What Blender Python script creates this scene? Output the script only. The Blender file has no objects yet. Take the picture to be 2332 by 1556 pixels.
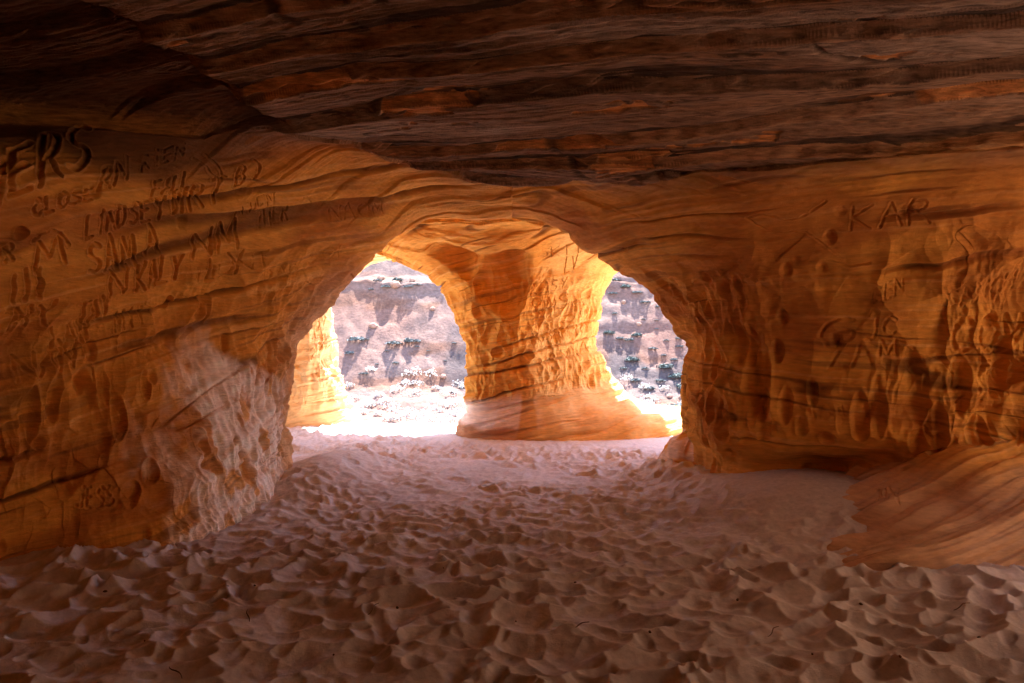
import bpy, math, time
import numpy as np
T0 = time.time()
f32 = np.float32
rng = np.random.default_rng(7)
scene = bpy.context.scene
COL = scene.collection
CAMZ, FPX = 1.25, 1520.0           # eye height, focal length in pixels of the 2332 px wide picture
def log(*a): print('[%.1f]' % (time.time()-T0), *a, flush=True)

# ------------------------------------------------------------------ noise
_g = rng.normal(size=(256, 3)); _g /= np.linalg.norm(_g, axis=1)[:, None]; _g = _g.astype(f32)
_p = rng.permutation(256).astype(np.int32); _p = np.concatenate([_p, _p, _p])
def _perlin(x, y, z):
    xi, yi, zi = np.floor(x), np.floor(y), np.floor(z)
    fx, fy, fz = x-xi, y-yi, z-zi
    xi = xi.astype(np.int32) & 255; yi = yi.astype(np.int32) & 255; zi = zi.astype(np.int32) & 255
    u, v, w = (t*t*t*(t*(t*6-15)+10) for t in (fx, fy, fz))
    def g(i, j, k):
        h = _p[_p[_p[xi+i]+yi+j]+zi+k]
        return _g[h, 0]*(fx-i)+_g[h, 1]*(fy-j)+_g[h, 2]*(fz-k)
    def lz(i, j):
        a = g(i, j, 0); return a+w*(g(i, j, 1)-a)
    def ly(i):
        a = lz(i, 0); return a+v*(lz(i, 1)-a)
    a = ly(0)
    return a+u*(ly(1)-a)
def perlin(x, y, z, ch=400000):
    x, y, z = np.broadcast_arrays(np.asarray(x, f32), np.asarray(y, f32), np.asarray(z, f32))
    sh = x.shape; x, y, z = x.ravel(), y.ravel(), z.ravel()
    out = np.empty(x.shape, f32)
    for i in range(0, len(x), ch):
        out[i:i+ch] = _perlin(x[i:i+ch], y[i:i+ch], z[i:i+ch])
    return out.reshape(sh)*1.5
def fbm(x, y, z, o=3):
    s, a = 0, 1.0
    for k in range(o):
        s = s+a*perlin(x*2**k+17.3*k, y*2**k-5.1*k, z*2**k+9.7*k); a *= .5
    return s
def _hash(i, j, k, s):
    h = (i*73856093) ^ (j*19349663) ^ (k*83492791) ^ (s*2654435761 & 0x7fffffff)
    h = (h ^ (h >> 13))*1274126177 & 0x7fffffff
    return ((h ^ (h >> 16)) & 0xffff).astype(f32)/65535.0
def worley(x, y, z, seed=1, ch=200000):
    """distance to nearest and second nearest jittered points, and a random value of the nearest cell"""
    x, y, z = (np.asarray(t, f32).ravel() for t in (x, y, z))
    n = len(x); A = np.empty(n, f32); B = np.empty(n, f32); V = np.empty(n, f32)
    for c in range(0, n, ch):
        X, Y, Z = x[c:c+ch], y[c:c+ch], z[c:c+ch]
        xi, yi, zi = (np.floor(t).astype(np.int64) for t in (X, Y, Z))
        d1 = np.full(X.shape, 9, f32); d2 = d1.copy(); v = np.zeros(X.shape, f32)
        for i in (-1, 0, 1):
            for j in (-1, 0, 1):
                for k in (-1, 0, 1):
                    a, b, e = xi+i, yi+j, zi+k
                    h1 = _hash(a, b, e, seed)
                    d = (a+h1-X)**2+(b+_hash(a, b, e, seed+1)-Y)**2+(e+_hash(a, b, e, seed+2)-Z)**2
                    m = d < d1
                    d2 = np.where(m, d1, np.minimum(d2, d)); d1 = np.where(m, d, d1); v = np.where(m, h1, v)
        A[c:c+ch] = np.sqrt(d1); B[c:c+ch] = np.sqrt(d2); V[c:c+ch] = v
    return A, B, V
def sstep(a, b, x):
    t = np.clip((x-a)/(b-a), 0, 1); return t*t*(3-2*t)
def smin(a, b, k):
    h = np.clip(.5+.5*(b-a)/k, 0, 1); return b+(a-b)*h-k*h*(1-h)
def smax(a, b, k): return -smin(-a, -b, k)

# ------------------------------------------------------------------ cave as a field: positive in air, negative in rock
H = .035
X0, X1, Y0, Y1, Z0, Z1 = -7.2, 7.2, -4.2, 11.9, -.42, 3.9
gx = np.arange(X0, X1, H, dtype=f32); gy = np.arange(Y0, Y1, H, dtype=f32); gz = np.arange(Z0, Z1, H, dtype=f32)
GX, GY = np.meshgrid(gx, gy, indexing='ij')
def smooth_poly(p, it=2):
    p = np.array(p, float)
    for _ in range(it):                       # corner cutting
        q = np.roll(p, -1, 0); p = np.stack([.75*p+.25*q, .25*p+.75*q], 1).reshape(-1, 2)
    return p
def poly_sd(p):
    """signed distance to a closed plan outline, negative inside"""
    p = smooth_poly(p).astype(f32); d = np.full(GX.shape, 1e9, f32); ins = np.zeros(GX.shape, bool)
    for (ax, ay), (bx, by) in zip(p, np.roll(p, -1, 0)):
        ex, ey = bx-ax, by-ay; wx, wy = GX-ax, GY-ay
        t = np.clip((wx*ex+wy*ey)/(ex*ex+ey*ey+1e-12), 0, 1)
        d = np.minimum(d, (wx-ex*t)**2+(wy-ey*t)**2)
        if abs(ey) > 1e-9:
            c = ((ay <= GY) & (by > GY)) | ((by <= GY) & (ay > GY))
            ins ^= c & (GX < ax+(GY-ay)*ex/ey)
    return np.where(ins, -1, 1)*np.sqrt(d)
LB = [(-8, 7.5), (-8, -3)]
LEFT = {
 0.0: [(-3.4,-3),(-3.15,1),(-3.05,3.0),(-2.95,3.7),(-2.5,3.85),(-2.0,3.98),(-1.86,4.6),(-1.86,5.4),(-2.05,6.3),(-2.6,7.0),(-3.4,7.4)],
 .55: [(-3.35,-3),(-3.1,1),(-3.0,2.8),(-2.85,3.6),(-2.55,4.0),(-2.15,4.3),(-1.98,4.9),(-1.92,5.5),(-2.05,6.3),(-2.6,7.0),(-3.4,7.4)],
 1.25: [(-3.3,-3),(-2.95,1),(-2.85,2.6),(-2.72,3.6),(-2.45,4.4),(-2.15,5.1),(-1.86,5.9),(-2.1,6.5),(-2.7,7.0),(-3.4,7.3)],
 1.65: [(-3.2,-3),(-2.8,1),(-2.7,2.5),(-2.55,3.6),(-2.25,4.45),(-1.9,5.2),(-1.58,5.95),(-1.85,6.6),(-2.5,7.0),(-3.4,7.2)],
 2.03: [(-3,-3),(-2.6,1),(-2.5,2.5),(-2.3,3.5),(-2.0,4.4),(-1.6,5.2),(-1.22,5.95),(-1.5,6.7),(-2.3,7.1),(-3.4,7.2)],
 2.2: [(-3.2,-3),(-2.95,1),(-2.85,2.5),(-2.55,3.35),(-1.95,4.0),(-1.4,5.05),(-1.0,5.9),(-1.3,6.6),(-2.0,7.0),(-3,7.2)],
 2.42: [(-3.4,-3),(-3.2,1),(-3.15,2.9),(-2.9,3.62),(-2.2,3.74),(-1.62,3.95),(-1.1,5.1),(-.72,5.9),(-.9,6.5),(-1.8,7.0),(-3,7.2)],
 2.8: [(-3.4,-3),(-3.2,1),(-3.1,2.9),(-2.9,3.6),(-2.2,3.68),(-1.4,3.8),(-.7,5.0),(-.3,5.9),(-.5,6.5),(-1.8,7.0),(-3,7.2)]}
RB = [(8, 4.0), (8, 8.6)]
RIGHT = {
 0.0: [(3.4,8.0),(2.3,7.5),(1.85,6.8),(1.66,6.2),(1.62,5.6),(1.7,5.22),(2.0,5.1),(2.4,5.0),(2.9,4.85),(3.5,4.7),(4.4,4.6)],
 .30: [(3.4,8.0),(2.3,7.5),(1.8,6.8),(1.64,6.2),(1.66,5.6),(1.8,5.38),(2.1,5.32),(2.6,5.22),(3.1,5.0),(3.7,4.8),(4.4,4.7)],
 .46: [(3.4,8.0),(2.3,7.5),(1.8,6.8),(1.58,6.2),(1.60,5.55),(1.74,5.18),(2.05,5.0),(2.55,4.8),(3.0,4.6),(3.6,4.45),(4.4,4.4)],
 .6: [(3.4,8.0),(2.2,7.4),(1.75,6.7),(1.56,6.1),(1.58,5.5),(1.72,5.1),(2.05,4.9),(2.5,4.65),(2.95,4.48),(3.5,4.35),(4.4,4.35)],
 1.25: [(3.4,7.9),(2.2,7.3),(1.7,6.6),(1.55,6.0),(1.57,5.5),(1.75,5.1),(2.1,4.85),(2.5,4.6),(2.95,4.4),(3.5,4.28),(4.4,4.3)],
 1.72: [(3.2,7.8),(2.0,7.2),(1.4,6.6),(1.22,6.0),(1.3,5.5),(1.6,5.0),(2.05,4.65),(2.5,4.4),(2.95,4.25),(3.5,4.15),(4.4,4.15)],
 2.0: [(3,7.7),(1.7,7.2),(1.0,6.7),(.78,6.05),(.95,5.45),(1.35,4.9),(1.95,4.5),(2.5,4.22),(2.95,4.08),(3.5,3.95),(4.4,3.9)],
 2.42: [(3,7.6),(1.5,7.2),(.6,6.7),(.1,6.05),(.35,5.3),(.85,4.75),(1.45,4.3),(2.2,3.98),(2.9,3.78),(3.6,3.6),(4.4,3.5)],
 2.8: [(3,7.6),(1.4,7.2),(.4,6.8),(-.2,6.1),(.1,5.0),(.7,4.5),(1.3,4.1),(2.1,3.75),(2.9,3.5),(3.6,3.3),(4.4,3.2)]}
PIL = {
 -.1: [(-.8,9.0),(-.55,8.5),(0,8.35),(.6,8.35),(1.2,8.42),(1.8,8.55),(2.6,8.95),(3.1,9.7),(2.7,10.2),(1.2,10.3),(0,10.1),(-.6,9.7)],
 .1: [(-.74,9.0),(-.5,8.55),(0,8.42),(.6,8.42),(1.2,8.5),(1.8,8.66),(2.5,9.05),(2.95,9.7),(2.6,10.1),(1.2,10.2),(0,10.0),(-.6,9.6)],
 .28: [(-.64,9.0),(-.4,8.55),(.1,8.45),(.7,8.5),(1.3,8.65),(1.9,8.9),(2.5,9.4),(2.4,9.9),(1.2,10.1),(0,10.0),(-.5,9.5)],
 .45: [(-.66,8.9),(-.35,8.55),(.2,8.5),(.6,8.65),(1.1,8.9),(1.65,9.35),(1.65,9.8),(1.1,10.1),(0,9.9),(-.5,9.4)],
 .75: [(-.7,8.85),(-.35,8.45),(.2,8.42),(.45,8.62),(.95,8.95),(1.4,9.35),(1.42,9.75),(.9,10.1),(0,9.9),(-.5,9.4)],
 1.2: [(-.7,8.9),(-.4,8.45),(.1,8.3),(.36,8.5),(.75,8.85),(1.18,9.25),(1.2,9.7),(.6,10),(0,9.8),(-.5,9.4)],
 1.9: [(-.97,8.9),(-.6,8.4),(0,8.15),(.2,8.3),(.6,8.7),(1.2,9.1),(1.3,9.7),(.6,10.1),(-.2,10),(-.8,9.5)],
 2.2: [(-1.2,8.95),(-.8,8.3),(-.2,7.95),(.1,8.1),(.5,8.5),(1.25,8.95),(1.5,9.7),(.6,10.3),(-.3,10.2),(-1.0,9.7)],
 2.45: [(-1.9,9),(-1.3,8.0),(-.4,7.5),(.2,7.7),(.7,8.2),(1.5,8.7),(1.9,9.7),(.6,10.6),(-.4,10.5),(-1.6,9.9)]}
FAR = {
 -.1: [(-4.6,9.6),(-3.2,9.7),(-2.55,9.95),(-2.28,10.35),(-2.45,10.9),(-3.5,11.3),(-4.8,11.2)],
 .12: [(-4.6,9.6),(-3.2,9.75),(-2.65,10.0),(-2.45,10.35),(-2.55,10.85),(-3.5,11.25),(-4.8,11.2)],
 .5: [(-4.6,9.6),(-3.3,9.8),(-2.8,10.0),(-2.64,10.35),(-2.75,10.8),(-3.5,11.2),(-4.8,11.2)],
 1.25: [(-4.6,9.6),(-3.4,9.8),(-2.9,10.0),(-2.72,10.35),(-2.8,10.8),(-3.5,11.2),(-4.8,11.2)],
 1.9: [(-4.6,9.6),(-3.4,9.75),(-3.05,9.95),(-2.9,10.3),(-2.95,10.8),(-3.5,11.2),(-4.8,11.2)],
 2.5: [(-4.6,9.4),(-3.0,9.4),(-2.4,9.8),(-2.1,10.3),(-2.4,11),(-3.5,11.4),(-4.8,11.2)]}
BENCH = {
 0.0: [(1.70,3.75),(1.88,3.52),(2.4,3.58),(3.0,3.48),(4,3.2),(7,3),(7,6),(2.8,5.8),(2.2,4.7),(1.85,4.15)],
 .15: [(1.80,3.95),(1.98,3.66),(2.5,3.70),(3.1,3.58),(4,3.3),(7,3.1),(7,6),(2.8,5.8),(2.3,4.7),(1.95,4.25)],
 .45: [(2.3,4.2),(2.5,4.0),(2.8,3.88),(3.2,3.72),(4,3.5),(7,3.3),(7,6),(2.9,5.8)]}
NEAR = {0.: [(8,-4.5),(8,-.2),(5.6,-.3),(4.4,-.6),(3.8,-1.6),(3.5,-4.5)], 1.2: [(8,-4.5),(8,-.1),(5.4,-.2),(4.3,-.5),(3.6,-1.6),(3.3,-4.5)], 2.: [(8,-4.5),(8,.4),(5.0,.3),(3.8,0),(3.2,-1.4),(2.9,-4.5)], 2.4: [(8,-4.5),(8,2.0),(4.6,1.8),(3.4,1.0),(2.8,-.4),(2.6,-4.5)]}  # unseen rock beside the camera, added to limit light from the side opening
def stack(keys, extra=()):
    zs = sorted(keys); sd = [poly_sd(list(keys[z])+list(extra)) for z in zs]
    out = np.empty((len(gx), len(gy), len(gz)), f32)
    for k, z in enumerate(gz):
        j = np.searchsorted(zs, z)
        if j == 0: out[:, :, k] = sd[0]
        elif j == len(zs): out[:, :, k] = sd[-1]
        else:
            t = (z-zs[j-1])/(zs[j]-zs[j-1]); out[:, :, k] = sd[j-1]*(1-t)+sd[j]*t
    return out
# front edge of the ceiling slab, in plan
CX = np.array([-8,-1.75,-1.4,-1.05,-.69,-.22,.54,1.2,2.5,3.1,4,8]); CY = np.array([3.8,3.85,3.9,4.05,4.83,5.1,4.8,4.7,4.6,4.3,4.0,3.6])
def slab_edge(x): return np.interp(x, CX, CY).astype(f32)
def ceiling_height(x, y):
    beyond = sstep(-.02, .08, y-slab_edge(x)-.05*perlin(x*2.2, y*0+3.1, 0*x))
    c = 2.47+.05*beyond+.10*perlin(x*.35+4, y*.6, 0*x+7)
    c = c-.17*beyond*np.exp(-((y-5.95)/.6)**2)
    c = c+.12*sstep(2.6, 0, y)
    pocket = sstep(-1.42, -1.56, x-.16*(y-3.2)+.05*perlin(x*0, y*1.3, 0*x+2))*sstep(4.0, 3.75, y)
    c = c+.13*pocket
    keel = sstep(.35, 0, np.abs((y-4.25)+.55*(x-1.25)))*sstep(2.2, 1.6, np.abs(x-1.1)+np.abs(y-4.1)*.6)
    return c-.07*keel
def cave_field():
    k3 = lambda a: a[:, :, None]
    Z = gz[None, None, :]
    F = stack(LEFT, LB)
    R = stack(RIGHT, RB); F = smin(F, R, .22); del R
    F = smin(F, stack(NEAR), .3)
    F = smin(F, k3(GY+2.4+.3*perlin(GX*.6, GY*.6, 0*GX))+0*Z, .4)
    log('walls')
    P = stack(PIL)
    C = k3(ceiling_height(GX, GY))-Z
    # scooped hollows in the pillar
    for (cx, cy, cz, r, s) in ((-.05, 8.08, 1.98, .36, 1.55), (-.62, 8.15, 2.28, .30, 1.2), (.12, 8.2, .95, .22, 1.5)):
        d = np.sqrt(k3(((GX-cx)*np.where(GX < cx, .5, 1.15))**2+(GY-cy)**2)+((Z-cz)/s)**2+.5*k3(np.maximum(cx-GX, 0))*np.maximum(Z-cz, 0))-r
        P = smax(P, -d, .025)
    F = smin(F, P, .16); del P
    F = smin(F, stack(FAR), .15)
    S = np.sqrt(k3(((GX-1.66)/.24)**2+((GY-6.45)/.34)**2)+((Z-.02)/.33)**2)-1; F = smin(F, S*.3, .1); del S
    F = smin(F, C, .20); del C
    B = stack(BENCH); B = smax(B, Z-k3(.02+.25*(GX-1.72)+.25*np.clip(GY-3.7, 0, 2)*sstep(2.3, 3.1, GX)+.05*perlin(GX*2, GY*2, 0*GX+3)), .05); F = smin(F, B, .05); del B
    # outer faces of the rock mass
    lip = np.interp(gx, [-8,-4.6,-3.6,-2.5,-1.4,0,1.2,3.1,3.9,8], [11.2,11.2,11.25,11.0,10.6,10.7,10.6,10.4,8.2,8.0]).astype(f32)[:, None]
    side = np.maximum(GY-lip-.30*perlin(GX*1.3, GY*0, 0*GX+5)-.12*perlin(GX*4, GY*0, 0*GX+9), np.maximum(np.where(GX > 0, GX-4.8, -GX-6.4), -3.7-GY))
    out = np.maximum(k3(side), Z-3.55)
    F = smax(F, out, .15)
    for ax in range(3):                        # soften by one cell
        F = .5*F+.25*(np.roll(F, 1, ax)+np.roll(F, -1, ax))
    return F.astype(f32)
F = cave_field()
NX, NY, NZ = F.shape
log('field', F.shape)
def sample(p, ch=500000):
    out = np.empty(len(p), f32)
    for c in range(0, len(p), ch):
        q = (p[c:c+ch]-np.array([X0, Y0, Z0], f32))/H
        q = np.clip(q, 0, np.array([NX-2, NY-2, NZ-2])-1e-3)
        i = q.astype(np.int32); t = (q-i).astype(f32); i, j, k = i.T; a, b, e = t.T
        v = 0
        for di in (0, 1):
            for dj in (0, 1):
                for dk in (0, 1):
                    v = v+(a if di else 1-a)*(b if dj else 1-b)*(e if dk else 1-e)*F[i+di, j+dj, k+dk]
        out[c:c+ch] = v
    return out
def gradient(p):
    g = np.empty((len(p), 3), f32)
    for ax in range(3):
        o = np.zeros(3, f32); o[ax] = H*1.2
        g[:, ax] = sample(p+o)-sample(p-o)
    return g/(2.4*H)
def ray(u, v):
    d = np.stack([(np.asarray(u, float)-1166)/FPX, np.ones_like(np.asarray(u, float)), (778-np.asarray(v, float))/FPX], -1)
    return d
def hit_cave(u, v):
    """where a line of sight through a pixel of the photograph meets the rock"""
    d = ray(np.atleast_1d(u), np.atleast_1d(v)); t = np.full(len(d), 1.0); alive = np.ones(len(d), bool)
    for _ in range(700):
        p = d*t[:, None]+[0, 0, CAMZ]
        alive &= sample(p.astype(f32)) > .004
        t = np.where(alive, t+.016, t)
        if not alive.any(): break
    return d*t[:, None]+[0, 0, CAMZ]

# ------------------------------------------------------------------ surface nets
def surface_nets(F):
    S = F > 0
    c = S[:-1, :-1, :-1].astype(np.int8)
    for a, b, e in ((1,0,0),(0,1,0),(0,0,1),(1,1,0),(1,0,1),(0,1,1),(1,1,1)):
        c = c+S[a:NX-1+a, b:NY-1+b, e:NZ-1+e]
    act = np.argwhere((c > 0) & (c < 8))
    idx = np.full(c.shape, -1, np.int32); idx[tuple(act.T)] = np.arange(len(act))
    acc = np.zeros((len(act), 3), f32); cnt = np.zeros(len(act), f32)
    corners = [(a, b, e) for a in (0, 1) for b in (0, 1) for e in (0, 1)]
    for A in corners:
        for ax in range(3):
            if A[ax]: continue
            B = list(A); B[ax] = 1
            fa = F[tuple((act+A).T)]; fb = F[tuple((act+B).T)]
            m = (fa > 0) != (fb > 0); t = np.where(m, fa/(fa-fb+1e-12), 0)
            o = np.tile(np.array(A, f32), (len(act), 1)); o[:, ax] = t
            acc[m] += o[m]; cnt += m
    V = (act+acc/cnt[:, None])*H+np.array([X0, Y0, Z0])
    quads = []
    for ax in range(3):
        sl0 = [slice(None)]*3; sl1 = [slice(None)]*3; sl0[ax] = slice(0, -1); sl1[ax] = slice(1, None)
        ch = np.argwhere(S[tuple(sl0)] != S[tuple(sl1)])
        o1, o2 = [(1, 2), (2, 0), (0, 1)][ax]
        ok = (ch[:, o1] > 0) & (ch[:, o2] > 0) & (ch[:, o1] < c.shape[o1]) & (ch[:, o2] < c.shape[o2])
        ch = ch[ok]; flip = S[tuple(ch.T)]
        def cell(a, b):
            q = ch.copy(); q[:, o1] -= a; q[:, o2] -= b; return idx[tuple(q.T)]
        q = np.stack([cell(1, 1), cell(0, 1), cell(0, 0), cell(1, 0)], 1)
        q[flip] = q[flip][:, ::-1]
        quads.append(q[(q >= 0).all(1)])
    return V.astype(f32), np.concatenate(quads)
V, Q = surface_nets(F)
log('nets', len(V), len(Q))
def project(p, n=2):
    for _ in range(n):
        g = gradient(p); p = p-(sample(p)/np.maximum((g*g).sum(1), .05))[:, None]*g
    return p
def subdivide(V, Q, sel):
    q = Q[sel]; rest = Q[~sel]
    e = np.stack([q, np.roll(q, -1, 1)], 2).reshape(-1, 2); e.sort(1)
    key = e[:, 0].astype(np.int64)*len(V)+e[:, 1]
    uk, inv = np.unique(key, return_inverse=True)
    ea, eb = uk//len(V), uk % len(V)
    M = .5*(V[ea]+V[eb]); C = V[q].mean(1)
    m = (inv+len(V)).reshape(-1, 4); c = np.arange(len(q))+len(V)+len(M)
    n = np.concatenate([np.stack([q[:, k], m[:, k], c, m[:, k-1]], 1) for k in range(4)])
    return np.concatenate([V, M, C]).astype(f32), np.concatenate([n, rest]), len(n)
def in_view(V, Q, slack=1.22, dmax=99, dmin=0):
    c = V[Q].mean(1)-np.array([0, 0, CAMZ], f32)
    n = np.cross(V[Q[:, 2]]-V[Q[:, 0]], V[Q[:, 3]]-V[Q[:, 1]])
    n /= np.linalg.norm(n, axis=1)[:, None]+1e-12
    y = np.maximum(c[:, 1], .05)
    facing = (n*c).sum(1) < .35*np.linalg.norm(c, axis=1)
    return (c[:, 1] > .6) & (np.abs(c[:, 0])/y < .767*slack+.15/y) & (np.abs(c[:, 2])/y < .512*slack+.1/y) & facing & (c[:, 1] < dmax) & (c[:, 2] > -CAMZ-.15)
V, Q, n1 = subdivide(V, Q, in_view(V, Q))
V, Q, n2 = subdivide(V, Q, in_view(V, Q))
sel = in_view(V, Q, 1.1, 4.6)
V, Q, n3 = subdivide(V, Q, sel)
log('subdivided', len(V), len(Q))
V = project(V)
N = gradient(V); N /= np.linalg.norm(N, axis=1)[:, None]+1e-9
log('projected')

# ------------------------------------------------------------------ which body of rock each point belongs to
def nearest_body(p):
    x, y, z = p.T
    lab = np.zeros(len(p), np.int8)           # 0 ceiling 1 left wall 2 right wall 3 pillar 4 far pillar 5 bench
    lim = slab_edge(x)+.04
    # left wall
    xl = np.interp(y, [-4,1,2.5,3.4,4.1,5.1,6.1,7.2], [-2.0,-1.75,-1.7,-1.62,-1.2,-.5,-.25,-.3])
    lab[(x < xl) & (y < 7.5) & (z < 2.43)] = 1
    lab[(x < .0) & (y >= lim) & (y < 6.7)] = 1
    lab[(x >= .0) & (y >= lim) & (y < 7.0)] = 2
    lab[(x > .9) & (y > 2.4) & (y < 8.4) & (z < 2.36)] = 2
    lab[(y > 7.0) & (x > -1.75) & (z < 2.6) & (x < 2.6) & (y > 7.2+.35*np.abs(x))] = 3
    lab[(y > 9.0) & (x < -1.9)] = 4
    lab[(x > 1.6) & (z < .05+.25*(x-1.72)+.25*np.clip(y-3.7, 0, .75)*sstep(2.3, 3.1, x)) & (y < 4.95) & (y > 2.5)] = 5
    return lab
ceil_w = None

# ------------------------------------------------------------------ carved names: strokes laid on the rock and cut in as grooves
FONT = {
'A': [[(0,0),(.5,1),(1,0)],[(.2,.38),(.8,.38)]], 'B': [[(0,0),(0,1),(.6,.95),(.75,.75),(.55,.55),(0,.5)],[(.55,.52),(.85,.3),(.65,.05),(0,0)]],
'C': [[(.95,.8),(.6,1),(.2,.85),(0,.5),(.2,.12),(.6,0),(.95,.2)]], 'D': [[(0,0),(0,1),(.6,.9),(.9,.5),(.6,.1),(0,0)]],
'E': [[(.9,1),(0,1),(0,0),(.9,0)],[(0,.52),(.7,.52)]], 'F': [[(.9,1),(0,1),(0,0)],[(0,.52),(.65,.52)]],
'G': [[(.95,.8),(.6,1),(.2,.85),(0,.5),(.2,.1),(.6,0),(.95,.15),(.95,.45),(.55,.45)]], 'H': [[(0,0),(0,1)],[(1,0),(1,1)],[(0,.5),(1,.5)]],
'I': [[(.5,0),(.5,1)]], 'J': [[(.8,1),(.8,.25),(.5,0),(.1,.15)]], 'K': [[(0,0),(0,1)],[(.9,1),(0,.45),(.9,0)]], 'L': [[(0,1),(0,0),(.85,0)]],
'M': [[(0,0),(.12,1),(.5,.35),(.88,1),(1,0)]], 'N': [[(0,0),(0,1),(1,0),(1,1)]], 'O': [[(.5,1),(.12,.8),(0,.5),(.12,.2),(.5,0),(.88,.2),(1,.5),(.88,.8),(.5,1)]],
'P': [[(0,0),(0,1),(.65,.95),(.85,.75),(.65,.5),(0,.45)]], 'R': [[(0,0),(0,1),(.65,.95),(.85,.75),(.65,.52),(0,.48)],[(.35,.48),(.95,0)]],
'S': [[(.95,.85),(.55,1),(.12,.85),(.15,.6),(.8,.42),(.95,.2),(.5,0),(0,.12)]], 'T': [[(0,1),(1,1)],[(.5,1),(.5,0)]], 'U': [[(0,1),(0,.25),(.3,0),(.7,0),(1,.25),(1,1)]],
'V': [[(0,1),(.5,0),(1,1)]], 'W': [[(0,1),(.25,0),(.5,.7),(.75,0),(1,1)]], 'Y': [[(0,1),(.5,.5),(1,1)],[(.5,.5),(.5,0)]], 'Z': [[(0,1),(1,1),(0,0),(1,0)]],
'7': [[(0,1),(1,1),(.35,0)]], ')': [[(.2,1),(.7,.75),(.75,.35),(.3,0)]], '+': [[(.5,.1),(.5,.9)],[(.1,.5),(.9,.5)]],
'*': [[(.5,0),(.05,.5),(.1,.85),(.35,.95),(.5,.7),(.65,.95),(.9,.85),(.95,.5),(.5,0)]]}
# text, baseline start and end in the photograph, letter height, groove width (m), depth (m)
WORDS = [
('ERS',12,445,212,378,98,.019,.017),('V',-25,470,8,455,90,.018,.016),('RN',226,440,292,405,52,.012,.010),('RIEN',318,392,420,352,34,.009,.007),('CLOSE',66,492,222,456,36,.013,.012),
('FALL',352,458,436,432,44,.012,.010),('B)',535,432,602,405,50,.012,.011),('WRT',396,502,512,462,58,.014,.012),('LINDSEY',196,548,392,510,56,.013,.011),
('M',64,618,160,590,66,.015,.014),('SAM',194,622,318,606,64,.016,.014),('A',336,588,376,580,56,.014,.012),('NM',436,594,552,566,60,.014,.012),('AVEN',540,508,632,474,34,.008,.006),
('THER',588,532,664,512,36,.009,.008),('IN',684,480,716,470,22,.006,.005),('NAOM',748,504,878,488,30,.008,.006),('KALY',308,664,424,640,58,.015,.014),('LY',470,646,562,620,52,.013,.012),
('N',240,680,292,664,62,.014,.012),('III',6,690,92,668,66,.015,.014),('R',0,592,24,582,40,.013,.010),('MY',22,760,126,730,54,.014,.012),('TAY',172,742,252,716,54,.014,.012),('NAN',30,870,172,832,60,.013,.011),
('LAW',110,800,208,772,52,.013,.011),('MIL',256,756,350,735,44,.011,.009),('HUNT',452,648,620,596,30,.009,.008),('DAD',600,640,682,622,26,.007,.006),('SOL',700,606,800,580,30,.007,.006),('JESS',170,1160,262,1150,46,.012,.01),
('KAR',1932,524,2128,500,52,.014,.011),('SANCH',2150,706,2326,660,44,.012,.010),('COM',2158,806,2350,800,78,.020,.017),('LOG',2165,888,2330,878,58,.016,.014),('ZAM',1880,842,2052,820,58,.016,.013),('G',1856,792,1966,770,62,.018,.013),
('JC',1966,775,2046,760,50,.015,.011),('CASA',1796,958,1930,950,32,.011,.008),('MN',2000,1156,2052,1150,30,.009,.008),('LEO',2180,940,2300,930,40,.012,.01),('BEN',1985,690,2060,665,36,.010,.008),
('RMS',1216,720,1296,700,36,.013,.012),('KASY',1214,674,1292,656,26,.011,.010),('LV',1284,624,1316,610,36,.011,.010),('SKIT',1226,586,1330,572,18,.010,.009),('GO',1316,730,1366,706,36,.011,.010),('MUSAH',1216,784,1300,766,26,.011,.010),
('TOM',1310,770,1362,752,28,.011,.009),('ANNA',1250,830,1350,800,24,.010,.008),('*',694,826,718,822,32,.012,.010),('WEN',696,770,742,740,34,.012,.010),('JO',720,800,760,790,30,.011,.009),('RITA',1062,690,1150,700,26,.009,.007),('LUIS',1060,760,1140,770,28,.009,.007)]
def chaikin(p):
    p = np.array(p, float)
    if len(p) < 4: return p
    q = np.stack([.75*p[:-1]+.25*p[1:], .25*p[:-1]+.75*p[1:]], 1).reshape(-1, 2)
    return np.concatenate([p[:1], q, p[-1:]])
strokes = []
for (txt, xa, ya, xb, yb, h, w, dp) in WORDS:
    n = len(txt); ux, uy = (xb-xa)/n, (yb-ya)/n
    for k, chx in enumerate(txt):
        jit = rng.normal(0, .05, 3)
        for st in FONT[chx]:
            p = np.array(st, float)
            if chx in 'BCGOSPRJU*)': p = chaikin(p)
            q = []
            for a, b in zip(p[:-1], p[1:]):
                m = max(2, int(np.hypot(*(b-a))*5)); t = np.linspace(0, 1, m, endpoint=False)[:, None]; q.append(a+(b-a)*t)
            p = np.concatenate(q+[p[-1:]])
            px = xa+ux*(k+.08)+p[:, 0]*ux*.74+p[:, 1]*h*(.06+jit[0]); py = ya+uy*(k+.08)+p[:, 0]*uy*.74-p[:, 1]*h*(1+jit[1])
            strokes.append((px, py, w, dp))
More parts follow.
